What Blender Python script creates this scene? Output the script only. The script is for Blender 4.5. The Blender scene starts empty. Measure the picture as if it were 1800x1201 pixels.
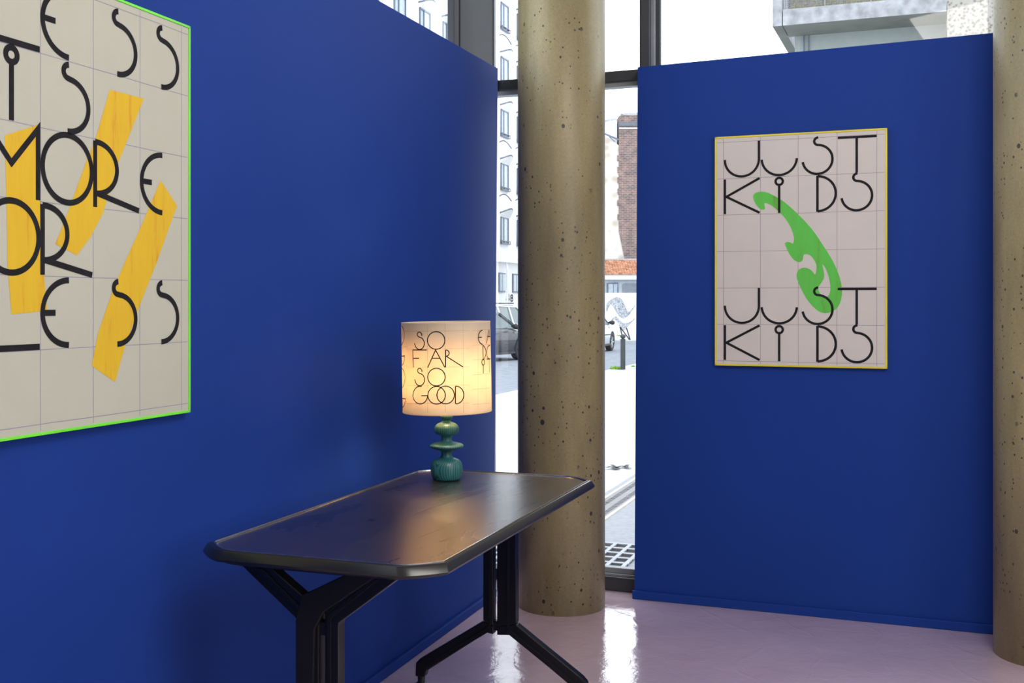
import bpy, bmesh, math, random
from mathutils import Vector, Matrix
from mathutils.geometry import tessellate_polygon
random.seed(7)
C = bpy.context.scene.collection
PI = math.pi
F, CX, HY, EYE = 1940.0, 900.0, 532.0, 1.27      # focal length and horizon in pixels of the 1800 x 1201 frame, eye height in metres

# ------------------------------------------------------------------ camera, sky, lights, exposure
cam = bpy.data.cameras.new('camera'); cam.sensor_width = 36.0; cam.lens = F/1800*36
cam.shift_y = -(600.5-HY)/1800; cam.clip_end = 500
co = bpy.data.objects.new('camera', cam); C.objects.link(co)
co.location = (0, 0, EYE); co.rotation_euler = (PI/2, 0, 0)
bpy.context.scene.camera = co
vs = bpy.context.scene.view_settings
vs.view_transform = 'Standard'; vs.look = 'None'; vs.gamma = 1.0; vs.exposure = 0.0; vs.use_curve_mapping = False
w = bpy.data.worlds.new('overcast_sky'); bpy.context.scene.world = w; w.use_nodes = True
wn = w.node_tree; bg = wn.nodes['Background']
bg.inputs[0].default_value = (0.90, 0.95, 1.0, 1); bg.inputs[1].default_value = 3.0

def area(name, loc, target, sx, sy, power, col):
    l = bpy.data.lights.new(name, 'AREA'); l.shape = 'RECTANGLE'; l.size = sx; l.size_y = sy
    l.energy = power; l.color = col
    o = bpy.data.objects.new(name, l); C.objects.link(o); o.location = loc
    o.rotation_euler = (Vector(target)-Vector(loc)).to_track_quat('-Z', 'Y').to_euler()
    return o
area('ceiling_softbox', (1.0, 1.2, 3.05), (0.6, 3.0, 0.6), 1.5, 1.5, 76, (1.0, 0.97, 0.92))
area('rear_fill_light', (3.6, -1.2, 2.0), (0.3, 3.4, 1.1), 1.8, 2.2, 52, (0.94, 0.97, 1.0))  # added fill light behind the camera; no window is built there

# ------------------------------------------------------------------ geometry helpers
def bp(px, py, z):
    """pixel -> point of the horizontal plane at height z"""
    D = F*(EYE-z)/(py-HY); return Vector(((px-CX)/F*D, D, z))
def onplane(px, py, p0, n):
    d = Vector(((px-CX)/F, 1.0, (HY-py)/F)); o = Vector((0, 0, EYE))
    return o + d*((p0-o).dot(n)/d.dot(n))
DS = Vector((700, 1940, 0)).normalized()            # the street's and the left wall's direction
NS = Vector((DS.y, -DS.x, 0))                       # perpendicular to it, towards +X
def st(a, n, z=0.0): return DS*a + NS*n + Vector((0, 0, z))   # street frame: a along, n across

def worldpos(o):
    v = Vector((0, 0, 0))
    while o is not None: v += o.location; o = o.parent
    return v
def obj(name, verts, faces, mat, parent=None, base=None, smooth=False, bevel=0, mats=None, fm=None):
    b = worldpos(parent) if parent else Vector((0, 0, 0))
    off = Vector(base) if base is not None else b
    me = bpy.data.meshes.new(name)
    me.from_pydata([tuple(Vector(v)-off) for v in verts], [], faces)
    bm = bmesh.new(); bm.from_mesh(me)
    bmesh.ops.recalc_face_normals(bm, faces=bm.faces[:]); bm.to_mesh(me); bm.free()
    me.materials.append(mat)
    for m in (mats or []): me.materials.append(m)
    if fm:
        for p, k in zip(me.polygons, fm): p.material_index = k
    if smooth:
        for p in me.polygons: p.use_smooth = True
        if smooth != True: me.set_sharp_from_angle(angle=math.radians(smooth))
    o = bpy.data.objects.new(name, me); C.objects.link(o)
    if parent: o.parent = parent
    o.location = off-b
    if bevel:
        m = o.modifiers.new('bevel', 'BEVEL'); m.width = bevel; m.segments = 2; m.limit_method = 'ANGLE'; m.angle_limit = math.radians(40)
    return o
def thing(name, label, cat, loc=(0, 0, 0), group=None):
    o = bpy.data.objects.new(name, None); C.objects.link(o); o.location = loc; o.empty_display_size = .1
    return tag(o, label, cat, group)
def tag(o, label, cat, group=None):
    o['label'] = label; o['category'] = cat
    if group: o['group'] = group
    return o
def struct(o): o['kind'] = 'structure'; return o
class MB:
    def __init__(s): s.v = []; s.f = []
    def add(s, v, f):
        n = len(s.v); s.v += [Vector(x) for x in v]; s.f += [tuple(i+n for i in q) for q in f]; return s
    def box(s, o, ax, ay, az):
        """box from corner o with edge vectors ax, ay, az"""
        o, ax, ay, az = map(Vector, (o, ax, ay, az))
        return s.add([o, o+ax, o+ax+ay, o+ay, o+az, o+ax+az, o+ax+ay+az, o+ay+az],
                     [(0,3,2,1), (4,5,6,7), (0,1,5,4), (1,2,6,5), (2,3,7,6), (3,0,4,7)])
    def bar(s, a, b, wd, ht=None, up=(0, 0, 1)):
        a, b = Vector(a), Vector(b); ht = ht or wd; d = (b-a).normalized(); u = Vector(up)
        if abs(d.dot(u)) > .95: u = Vector((1, 0, 0))
        r = d.cross(u).normalized(); u = r.cross(d)
        return s.box(a-r*wd/2-u*ht/2, b-a, r*wd, u*ht)
    def tube(s, pts, r, seg=8):
        pts = [Vector(p) for p in pts]; n0 = len(s.v)
        for i, p in enumerate(pts):
            d = (pts[min(i+1, len(pts)-1)]-pts[max(i-1, 0)]).normalized()
            u = Vector((0, 0, 1)) if abs(d.z) < .9 else Vector((1, 0, 0))
            a = d.cross(u).normalized(); b = a.cross(d); rr = r[i] if isinstance(r, (list, tuple)) else r
            for k in range(seg):
                t = 2*PI*k/seg; s.v.append(p+a*math.cos(t)*rr+b*math.sin(t)*rr)
        for i in range(len(pts)-1):
            for k in range(seg):
                q = n0+i*seg; s.f.append((q+k, q+(k+1) % seg, q+seg+(k+1) % seg, q+seg+k))
        s.f.append(tuple(n0+k for k in range(seg))); q = n0+(len(pts)-1)*seg; s.f.append(tuple(q+k for k in range(seg)))
        return s
    def lathe(s, c, prof, seg=48, caps=True):
        c = Vector(c); n0 = len(s.v)
        for r, z in prof:
            for k in range(seg): s.v.append(c+Vector((r*math.cos(2*PI*k/seg), r*math.sin(2*PI*k/seg), z)))
        for i in range(len(prof)-1):
            for k in range(seg):
                q = n0+i*seg; s.f.append((q+k, q+(k+1) % seg, q+seg+(k+1) % seg, q+seg+k))
        if caps:
            s.f.append(tuple(n0+k for k in range(seg))); q = n0+(len(prof)-1)*seg; s.f.append(tuple(q+k for k in range(seg)))
        return s
    def prism(s, poly, vec):
        """polygon (list of points) extruded by vec; concave polygons allowed"""
        poly = [Vector(p) for p in poly]; vec = Vector(vec); n = len(poly)
        tri = tessellate_polygon([poly])
        f = [tuple(t) for t in tri]+[tuple(i+n for i in reversed(t)) for t in tri]
        f += [(i, (i+1) % n, (i+1) % n+n, i+n) for i in range(n)]
        return s.add(poly+[p+vec for p in poly], f)
    def obj(s, name, mat, parent=None, **k): return obj(name, s.v, s.f, mat, parent, **k)

def arc(cx, cy, rx, ry, a0, a1, n=28):
    """a in degrees, 0 = right, 90 = down (y runs down as on the page)"""
    return [(cx+rx*math.cos(math.radians(a0+(a1-a0)*i/n)), cy+ry*math.sin(math.radians(a0+(a1-a0)*i/n))) for i in range(n+1)]
def ribbon2d(pts, wd, closed=False):
    n = len(pts); L = []; R = []
    for i in range(n):
        a = pts[(i-1) % n] if (closed or i > 0) else pts[i]; b = pts[(i+1) % n] if (closed or i < n-1) else pts[i]
        p = pts[i]
        d1 = Vector((p[0]-a[0], p[1]-a[1])); d2 = Vector((b[0]-p[0], b[1]-p[1]))
        if d1.length < 1e-9: d1 = d2
        if d2.length < 1e-9: d2 = d1
        d1.normalize(); d2.normalize(); t = d1+d2
        t = t.normalized() if t.length > 1e-6 else d1
        m = Vector((-t.y, t.x)); c = max(.35, m.dot(Vector((-d1.y, d1.x))))
        h = wd/2/c; L.append((p[0]+m.x*h, p[1]+m.y*h)); R.append((p[0]-m.x*h, p[1]-m.y*h))
    v = L+R; f = [(i, i+1, n+i+1, n+i) for i in range(n-1)]
    if closed: f.append((n-1, 0, n, 2*n-1))
    return v, f
def subdiv(pts, step):
    out = [pts[0]]
    for a, b in zip(pts, pts[1:]):
        k = max(1, int(math.hypot(b[0]-a[0], b[1]-a[1])/step))
        out += [(a[0]+(b[0]-a[0])*i/k, a[1]+(b[1]-a[1])*i/k) for i in range(1, k+1)]
    return out
def smooth_loop(p, n=2):
    for _ in range(n):
        q = []
        for a, b in zip(p, p[1:]+p[:1]):
            q += [(a[0]*.75+b[0]*.25, a[1]*.75+b[1]*.25), (a[0]*.25+b[0]*.75, a[1]*.25+b[1]*.75)]
        p = q
    return p
def smooth_line(p, n=2):
    for _ in range(n):
        q = [p[0]]
        for a, b in zip(p, p[1:]):
            q += [(a[0]*.75+b[0]*.25, a[1]*.75+b[1]*.25), (a[0]*.25+b[0]*.75, a[1]*.25+b[1]*.75)]
        p = q+[p[-1]]
    return p

# ------------------------------------------------------------------ materials
def nodes(name):
    m = bpy.data.materials.new(name); m.use_nodes = True; nt = m.node_tree
    return m, nt, nt.nodes['Principled BSDF']
def L(nt, a, b): nt.links.new(a, b)
def coords(nt, scale=(1, 1, 1), rot=(0, 0, 0), out='Object'):
    t = nt.nodes.new('ShaderNodeTexCoord'); mp = nt.nodes.new('ShaderNodeMapping')
    mp.inputs['Scale'].default_value = scale; mp.inputs['Rotation'].default_value = rot
    L(nt, t.outputs[out], mp.inputs[0]); return mp.outputs[0]
def noise(nt, vec, sc, det=4, rough=.5, dist=0):
    n = nt.nodes.new('ShaderNodeTexNoise'); n.inputs['Scale'].default_value = sc; n.inputs['Detail'].default_value = det
    n.inputs['Roughness'].default_value = rough; n.inputs['Distortion'].default_value = dist
    L(nt, vec, n.inputs['Vector']); return n.outputs['Fac']
def ramp(nt, fac, stops):
    r = nt.nodes.new('ShaderNodeValToRGB'); e = r.color_ramp.elements
    e[0].position, e[0].color = stops[0][0], (*stops[0][1], 1); e[1].position, e[1].color = stops[-1][0], (*stops[-1][1], 1)
    for p, c in stops[1:-1]: x = e.new(p); x.color = (*c, 1)
    L(nt, fac, r.inputs[0]); return r.outputs[0]
def mixc(nt, fac, a, b, mode='MIX'):
    m = nt.nodes.new('ShaderNodeMix'); m.data_type = 'RGBA'; m.blend_type = mode
    for s, v in ((m.inputs[0], fac), (m.inputs[6], a), (m.inputs[7], b)):
        if hasattr(v, 'links'): L(nt, v, s)
        elif isinstance(v, (int, float)): s.default_value = v
        else: s.default_value = (*v, 1)
    return m.outputs[2]
def bump(nt, b, h, st_, dist=.01):
    n = nt.nodes.new('ShaderNodeBump'); n.inputs['Strength'].default_value = st_; n.inputs['Distance'].default_value = dist
    L(nt, h, n.inputs['Height']); L(nt, n.outputs[0], b.inputs['Normal'])
def mat(name, col, rough=.5, metal=0, spec=.5, var=.12, vs_=6, bmp=0, bs=80, coat=0):
    m, nt, b = nodes(name); v = coords(nt)
    c2 = tuple(x*(1-var) for x in col); c1 = tuple(min(1, x*(1+var)) for x in col)
    L(nt, ramp(nt, noise(nt, v, vs_), [(.3, c2), (.7, c1)]), b.inputs['Base Color'])
    b.inputs['Roughness'].default_value = rough; b.inputs['Metallic'].default_value = metal
    b.inputs['Specular IOR Level'].default_value = spec; b.inputs['Coat Weight'].default_value = coat
    if bmp: bump(nt, b, noise(nt, v, bs), bmp, .002)
    return m
def m_concrete():
    m, nt, b = nodes('fair_faced_concrete'); v = coords(nt)
    vs2 = coords(nt, (1, 1, .35))
    base = ramp(nt, noise(nt, vs2, 2.6, 5, .55), [(.3, (.235, .19, .095)), (.52, (.325, .268, .135)), (.75, (.38, .335, .21))])
    base = mixc(nt, .5, base, ramp(nt, noise(nt, coords(nt, (1, 1, .15)), 14, 4, .6), [(.3, (.6, .6, .6)), (.7, (1.15, 1.15, 1.15))]), 'MULTIPLY')
    base = mixc(nt, .5, base, ramp(nt, noise(nt, v, 130, 3, .7), [(.3, (.72, .72, .70)), (.7, (1.2, 1.2, 1.2))]), 'MULTIPLY')
    pits = None
    for sc, th, k in ((26, .076, .75), (62, .10, .65), (12, .044, .65)):
        vo = nt.nodes.new('ShaderNodeTexVoronoi'); vo.inputs['Scale'].default_value = sc; L(nt, coords(nt, (1, 1, .8)), vo.inputs['Vector'])
        # only some cells carry a pore, and its size varies from cell to cell
        sep = nt.nodes.new('ShaderNodeSeparateColor'); L(nt, vo.outputs['Color'], sep.inputs[0])
        mth = nt.nodes.new('ShaderNodeMath'); mth.operation = 'SUBTRACT'; L(nt, sep.outputs[0], mth.inputs[0]); mth.inputs[1].default_value = 1-k
        m2 = nt.nodes.new('ShaderNodeMath'); m2.operation = 'MULTIPLY'; L(nt, mth.outputs[0], m2.inputs[0]); m2.inputs[1].default_value = th/k*2.6
        m3 = nt.nodes.new('ShaderNodeMath'); m3.operation = 'LESS_THAN'; L(nt, vo.outputs['Distance'], m3.inputs[0]); L(nt, m2.outputs[0], m3.inputs[1])
        if pits is None: pits = m3.outputs[0]
        else:
            mx = nt.nodes.new('ShaderNodeMath'); mx.operation = 'MAXIMUM'; L(nt, pits, mx.inputs[0]); L(nt, m3.outputs[0], mx.inputs[1]); pits = mx.outputs[0]
    msk = nt.nodes.new('ShaderNodeMath'); msk.operation = 'MULTIPLY'; L(nt, pits, msk.inputs[0])
    L(nt, ramp(nt, noise(nt, v, 4.5, 2), [(.40, (0, 0, 0)), (.47, (1, 1, 1))]), msk.inputs[1]); pits = msk.outputs[0]
    base = mixc(nt, pits, base, (.045, .04, .032))
    L(nt, base, b.inputs['Base Color']); b.inputs['Roughness'].default_value = .42; b.inputs['Specular IOR Level'].default_value = .45
    inv = nt.nodes.new('ShaderNodeMath'); inv.operation = 'SUBTRACT'; inv.inputs[0].default_value = 1; L(nt, pits, inv.inputs[1])
    bump(nt, b, inv.outputs[0], .5, .004); return m
def m_floor():
    m, nt, b = nodes('pink_epoxy_floor'); v = coords(nt)
    L(nt, ramp(nt, noise(nt, v, 2.5, 5), [(.3, (.60, .44, .52)), (.7, (.68, .52, .60))]), b.inputs['Base Color'])
    L(nt, ramp(nt, noise(nt, v, 5), [(.3, (.08,)*3), (.7, (.16,)*3)]), b.inputs['Roughness'])
    b.inputs['Specular IOR Level'].default_value = .6; b.inputs['Coat Weight'].default_value = 1; b.inputs['Coat IOR'].default_value = 1.75; b.inputs['Coat Roughness'].default_value = .05
    a = noise(nt, v, 9, 6, .6, .4); c = noise(nt, v, 90, 3, .6)
    wv = nt.nodes.new('ShaderNodeTexWave'); wv.inputs['Scale'].default_value = .9; wv.inputs['Distortion'].default_value = 14; wv.inputs['Detail'].default_value = 3
    L(nt, v, wv.inputs['Vector'])
    cr = ramp(nt, wv.outputs['Fac'], [(.0, (1, 1, 1)), (.018, (0, 0, 0))])
    s = mixc(nt, .13, a, c); s = mixc(nt, .11, s, cr)
    bump(nt, b, s, .30, .010)
    L(nt, b.inputs['Normal'].links[0].from_socket, b.inputs['Coat Normal']); return m
def m_wood_top():
    m, nt, b = nodes('stained_wood_tabletop')
    ang = math.atan2(DS.y, DS.x)
    v = coords(nt, (1, 1, 1), (0, 0, -ang)); vv = coords(nt, (.16, 1, 1), (0, 0, -ang))
    t = nt.nodes.new('ShaderNodeMapping'); t.inputs['Scale'].default_value = (.22, 1, 1); L(nt, v, t.inputs[0])
    n1 = noise(nt, t.outputs[0], 9, 6, .62, .7); n2 = noise(nt, t.outputs[0], 60, 4, .6, .3)
    c = ramp(nt, n1, [(.3, (.005, .005, .010)), (.5, (.024, .016, .014)), (.7, (.050, .030, .020))])
    c = mixc(nt, .5, c, ramp(nt, n2, [(.3, (.6, .6, .6)), (.7, (1.3, 1.3, 1.3))]), 'MULTIPLY')
    L(nt, c, b.inputs['Base Color']); L(nt, ramp(nt, n1, [(.3, (.26,)*3), (.8, (.32,)*3)]), b.inputs['Roughness'])
    b.inputs['Specular IOR Level'].default_value = .2; b.inputs['Coat Weight'].default_value = 1; b.inputs['Coat IOR'].default_value = 1.56; b.inputs['Coat Roughness'].default_value = .28
    bump(nt, b, n2, .12, .002); return m
def m_lampwood():
    m, nt, b = nodes('teal_stained_wood'); v = coords(nt, (1, 1, .25))
    wv = nt.nodes.new('ShaderNodeTexWave'); wv.wave_type = 'RINGS'; wv.rings_direction = 'Z'; wv.inputs['Scale'].default_value = 55; wv.inputs['Distortion'].default_value = 2.2
    wv.inputs['Detail'].default_value = 2; wv.inputs['Detail Scale'].default_value = .6
    mp = nt.nodes.new('ShaderNodeMapping'); mp.inputs['Location'].default_value = (.02, .03, 0); L(nt, v, mp.inputs[0]); L(nt, mp.outputs[0], wv.inputs['Vector'])
    L(nt, ramp(nt, wv.outputs['Fac'], [(.2, (.012, .075, .085)), (.8, (.03, .17, .17))]), b.inputs['Base Color'])
    b.inputs['Roughness'].default_value = .38; return m
def m_shade():
    m, nt, b = nodes('cream_lampshade_fabric'); v = coords(nt)
    c = ramp(nt, noise(nt, v, 14, 4), [(.3, (.84, .73, .55)), (.7, (.90, .80, .63))])
    L(nt, c, b.inputs['Base Color']); b.inputs['Roughness'].default_value = .85; b.inputs['Specular IOR Level'].default_value = .1
    tr = nt.nodes.new('ShaderNodeBsdfTranslucent'); L(nt, c, tr.inputs[0]); mx = nt.nodes.new('ShaderNodeMixShader'); mx.inputs[0].default_value = .45
    L(nt, b.outputs[0], mx.inputs[1]); L(nt, tr.outputs[0], mx.inputs[2]); L(nt, mx.outputs[0], nt.nodes['Material Output'].inputs[0])
    return m
def m_glass(tint=(.97, .99, 1.0)):
    m, nt, b = nodes('window_glass'); nt.nodes.remove(b)
    t = nt.nodes.new('ShaderNodeBsdfTransparent'); t.inputs[0].default_value = (*tint, 1)
    g = nt.nodes.new('ShaderNodeBsdfGlossy'); g.inputs['Roughness'].default_value = .02
    lw = nt.nodes.new('ShaderNodeLayerWeight'); lw.inputs[0].default_value = .5
    pw = nt.nodes.new('ShaderNodeMath'); pw.operation = 'POWER'; L(nt, lw.outputs['Facing'], pw.inputs[0]); pw.inputs[1].default_value = 4
    ma = nt.nodes.new('ShaderNodeMath'); ma.operation = 'MULTIPLY_ADD'; L(nt, pw.outputs[0], ma.inputs[0]); ma.inputs[1].default_value = .6; ma.inputs[2].default_value = .04
    mx = nt.nodes.new('ShaderNodeMixShader'); L(nt, ma.outputs[0], mx.inputs[0]); L(nt, t.outputs[0], mx.inputs[1]); L(nt, g.outputs[0], mx.inputs[2])
    L(nt, mx.outputs[0], nt.nodes['Material Output'].inputs[0]); return m
def m_tape():
    m, nt, b = nodes('yellow_ink_swatch'); v = coords(nt, (1, 1, .12), (0, .32, 0))
    n = noise(nt, v, 60, 5, .6)
    L(nt, ramp(nt, n, [(.35, (.72, .46, .010)), (.58, (.70, .42, .010)), (.75, (.60, .25, .008))]), b.inputs['Base Color']); b.inputs['Roughness'].default_value = .7; return m
def m_green():
    m, nt, b = nodes('green_ink_curve'); v = coords(nt, (1, 1, .2), (0, -.45, 0))
    L(nt, ramp(nt, noise(nt, v, 26, 4, .6), [(.35, (.10, .56, .07)), (.6, (.11, .50, .06)), (.74, (.14, .30, .03))]), b.inputs['Base Color']); b.inputs['Roughness'].default_value = .7; return m
def m_brick():
    m, nt, b = nodes('weathered_brickwork'); v = coords(nt, (1, 1, 1), (-PI/2, 0, 0))
    br = nt.nodes.new('ShaderNodeTexBrick'); br.inputs['Scale'].default_value = 1.0
    br.inputs['Brick Width'].default_value = .24; br.inputs['Row Height'].default_value = .085; br.inputs['Mortar Size'].default_value = .012
    br.inputs['Color1'].default_value = (.26, .13, .10, 1); br.inputs['Color2'].default_value = (.10, .075, .08, 1); br.inputs['Mortar'].default_value = (.34, .31, .30, 1)
    L(nt, v, br.inputs['Vector']); c = mixc(nt, .35, br.outputs[0], ramp(nt, noise(nt, v, 3.2), [(.35, (.10, .09, .10)), (.7, (.50, .34, .28))]))
    L(nt, c, b.inputs['Base Color']); b.inputs['Roughness'].default_value = .9; return m
def m_speck(name, a, bcol, sc):
    m, nt, b = nodes(name); v = coords(nt)
    vo = nt.nodes.new('ShaderNodeTexVoronoi'); vo.inputs['Scale'].default_value = sc; L(nt, v, vo.inputs['Vector'])
    L(nt, ramp(nt, vo.outputs['Distance'], [(.15, bcol), (.55, a)]), b.inputs['Base Color']); b.inputs['Roughness'].default_value = .85; return m
def m_mural():
    m, nt, b = nodes('mural_hatching'); v = coords(nt)
    L(nt, ramp(nt, noise(nt, v, 9, 5, .9, 2), [(.40, (.06, .07, .10)), (.56, (.62, .64, .68))]), b.inputs['Base Color']); b.inputs['Roughness'].default_value = .9; return m

def m_paint():
    m, nt, b = nodes('ultramarine_wall_paint'); v = coords(nt)
    L(nt, ramp(nt, noise(nt, v, 1.6, 3), [(.3, (.0075, .0375, .242)), (.7, (.0085, .0415, .260))]), b.inputs['Base Color'])
    b.inputs['Roughness'].default_value = .62; b.inputs['Specular IOR Level'].default_value = .16
    bump(nt, b, noise(nt, v, 220, 3), .08, .001); return m
BLUE = m_paint()
CONC = m_concrete(); FLOOR = m_floor(); WOOD = m_wood_top(); TEAL = m_lampwood(); SHADE = m_shade(); GLASS = m_glass()
WHITE = mat('white_plaster', (.62, .60, .57), .7); BLACK = mat('black_enamel', (.006, .006, .0065), .30, 0, .35)
RIM = mat('dark_rubber_edging', (.014, .014, .012), .24, 0, .5); STEEL = mat('grey_painted_steel', (.060, .063, .072), .6, 0, .2, .15, 3)
DSTEEL = mat('dark_steel', (.035, .037, .042), .4); LSTEEL = mat('light_steel_strip', (.26, .275, .30), .4)
PAPER1 = mat('cream_canvas', (.50, .49, .40), .8, 0, .2, .02, 9, .15, 500); PAPER2 = mat('warm_white_canvas', (.63, .575, .525), .8, 0, .2, .02, 9, .15, 500)
INK = mat('black_ink', (.012, .011, .013), .75, 0, .2, .4, 40); PENCIL = mat('lavender_pencil', (.27, .25, .33), .8); PENCIL2 = mat('faint_mauve_pencil', (.30, .22, .29), .8)
TAPE = m_tape(); GREEN = m_green(); NEON = mat('neon_green_frame', (.17, .80, .03), .4); YEL = mat('yellow_frame', (.72, .60, .02), .4)
BRASS = mat('brass', (.42, .27, .08), .35, 1); INKS = mat('shade_ink', (.010, .012, .010), .8, 0, .1)
PENS = mat('shade_pencil', (.64, .53, .37), .8, 0, .1); PENR = mat('shade_red_pencil', (.66, .42, .28), .8, 0, .1)

# ------------------------------------------------------------------ setting: floor, walls, windows, ceiling
CRN = Vector((-0.053, 5.11, 0))                        # corner where the two glazed fronts meet
GD = Vector((1, -0.40, 0)).normalized()                # direction of the front that runs to the right
GN = Vector((-GD.y, GD.x, 0))                          # its outward side
def fr(s, o=0, z=0): return CRN+GD*s+GN*o+Vector((0, 0, z))
def fl(s, o=0, z=0): return CRN-DS*s-NS*o+Vector((0, 0, z))
far_r = fr(5.2); back_l = fl(8.2)
poly = [CRN+Vector((0, .03, 0)), back_l, Vector((far_r.x, back_l.y, 0)), far_r]
m = MB(); m.prism([p+Vector((0, 0, -.12)) for p in poly], (0, 0, .12)); struct(m.obj('floor', FLOOR))
m = MB(); m.prism([p+Vector((0, 0, 3.25)) for p in poly], (0, 0, .2)); struct(m.obj('ceiling', WHITE))
m = MB(); m.box((back_l.x, back_l.y-.1, 0), (far_r.x-back_l.x, 0, 0), (0, .1, 0), (0, 0, 3.25)); struct(m.obj('wall_back', WHITE))
m = MB(); m.box((far_r.x, back_l.y, 0), (.1, 0, 0), (0, far_r.y-back_l.y, 0), (0, 0, 3.25)); struct(m.obj('wall_side', WHITE))

# left exhibition wall: floor line through two photographed points
LE = bp(868, 1049, 0); LE2 = bp(660, 1201, 0)
LD = (LE-LE2).normalized(); LN = Vector((LD.y, -LD.x, 0))     # LN points into the room
LS = LE-LD*6.4
m = MB(); m.add([LE, LS, LS-LN*.07, LE-LN*.07, LE+Vector((.018, 0, 2.282)), LS+Vector((0, 0, 2.25)), LS-LN*.07+Vector((0, 0, 2.25)), LE-LN*.07+Vector((.018, 0, 2.282))],
                [(0,3,2,1), (4,5,6,7), (0,1,5,4), (1,2,6,5), (2,3,7,6), (3,0,4,7)])
struct(m.obj('wall_left', BLUE, bevel=.002))
m = MB(); m.box(LE+LN*.0005, -LD*6.35, LN*.014, (0, 0, .034)); struct(m.obj('baseboard_left', BLUE, bevel=.003))
RE = bp(1115, 1052, 0); RE2 = bp(1742, 1114, 0); RD = (RE2-RE).normalized(); RN = Vector((RD.y, -RD.x, 0))  # RN into the room
RQ = RE2+RD*.55
m = MB(); m.add([RE, RQ, RQ-RN*.06, RE-RN*.06, RE+Vector((.014, 0, 2.281)), RQ+Vector((0, 0, 2.314)), RQ-RN*.06+Vector((0, 0, 2.314)), RE-RN*.06+Vector((.014, 0, 2.281))],
                [(0,3,2,1), (4,5,6,7), (0,1,5,4), (1,2,6,5), (2,3,7,6), (3,0,4,7)])
struct(m.obj('wall_right', BLUE, bevel=.002))
m = MB(); m.box(RE+RN*.0005-RD*.006, RD*1.9, RN*.014, (0, 0, .036)); struct(m.obj('baseboard_right', BLUE, bevel=.003))

# glazed front running right (window_1) and left (window_2)
W1 = MB().add([fr(0, .01, .08), fr(5.15, .01, .08), fr(5.15, .01, 3.25), fr(0, .01, 3.25)], [(0, 1, 2, 3)]).obj('window_1', GLASS); struct(W1)
MB().box(fr(.0, -.05, 0), GD*5.15, GN*.11, (0, 0, .062)).obj('sill', DSTEEL, W1, bevel=.004)
MB().box(fr(.0, -.03, .062), GD*5.15, GN*.06, (0, 0, .008)).obj('sill_strip', LSTEEL, W1)
MB().box(fr(.0, -.012, .070), GD*5.15, GN*.04, (0, 0, .024)).obj('bottom_rail', LSTEEL, W1, bevel=.003)
MB().box(fr(-.03, -.05, 2.243), GD*5.15, GN*.09, (0, 0, .046)).obj('transom', STEEL, W1, bevel=.003)
MB().box(fr(-.03, -.03, 2.222), GD*5.15, GN*.05, (0, 0, .021)).obj('transom_strip', LSTEEL, W1)
def mull(pxl, pxr, name, mt, dep, off):
    def sat(px):
        k = (px-CX)/F; A = CRN+GN*off
        return (k*A.y-A.x)/(GD.x-k*GD.y)
    s0, s1 = sat(pxl), sat(pxr)
    MB().box(fr(s0, off, .09), GD*(s1-s0), GN*dep, (0, 0, 3.15)).obj(name, mt, W1, bevel=.002)
mull(1124, 1141, 'mullion', STEEL, .06, -.05); mull(1142, 1151, 'mullion_strip', LSTEEL, .05, -.02); mull(1153, 1160, 'mullion_gasket', STEEL, .03, .0)
for s in (2.9, 4.4): MB().box(fr(s, -.05, .09), GD*.05, GN*.1, (0, 0, 3.15)).obj('mullion', STEEL, W1, bevel=.002)
W2 = MB().add([fl(0, .01, .05), fl(8, .01, .05), fl(8, .01, 3.25), fl(0, .01, 3.25)], [(0, 1, 2, 3)]).obj('window_2', GLASS); struct(W2)
MB().box(fl(.10, -.015, 0), -DS*.022, -NS*.03, (0, 0, 3.25)).obj('post_edge', LSTEEL, W2, bevel=.002)
MB().box(fl(.125, -.01, 0), -DS*.385, -NS*.03, (0, 0, 3.25)).obj('steel_post', STEEL, W2, bevel=.003)
MB().box(fl(.511, .0, 0), -DS*.012, -NS*.02, (0, 0, 3.25)).obj('post_joint', DSTEEL, W2)
MB().box(fl(.524, -.01, 0), -DS*.055, -NS*.03, (0, 0, 3.25)).obj('mullion', STEEL, W2, bevel=.003)
MB().box(fl(-.01, -.01, 2.243), -DS*.12, -NS*.09, (0, 0, .046)).obj('transom', DSTEEL, W2)
for s in (3.2, 5.4): MB().box(fl(s, 0, 0), -DS*.06, -NS*.1, (0, 0, 3.25)).obj('mullion', STEEL, W2, bevel=.003)
MB().box(fl(.0, .0, 0), -DS*8, -NS*.08, (0, 0, .05)).obj('sill', DSTEEL, W2)

# ------------------------------------------------------------------ concrete columns
def column(cx, cy, label):
    m = MB(); m.lathe((cx, cy, 0), [(.183, .0), (.183, 1.0), (.183, 2.0), (.183, 3.25)], 96)
    o = m.obj('concrete_column', CONC, base=(cx, cy, 0), smooth=True)
    for p in o.data.polygons:
        if len(p.vertices) > 4: p.use_smooth = False
    tag(o, label, 'column', 'round concrete columns')
column(.2075, 4.640, 'round pitted concrete column standing in the gap behind the lamp table')
column(1.928, 3.966, 'round pitted concrete column at right edge in front of blue wall')

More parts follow.
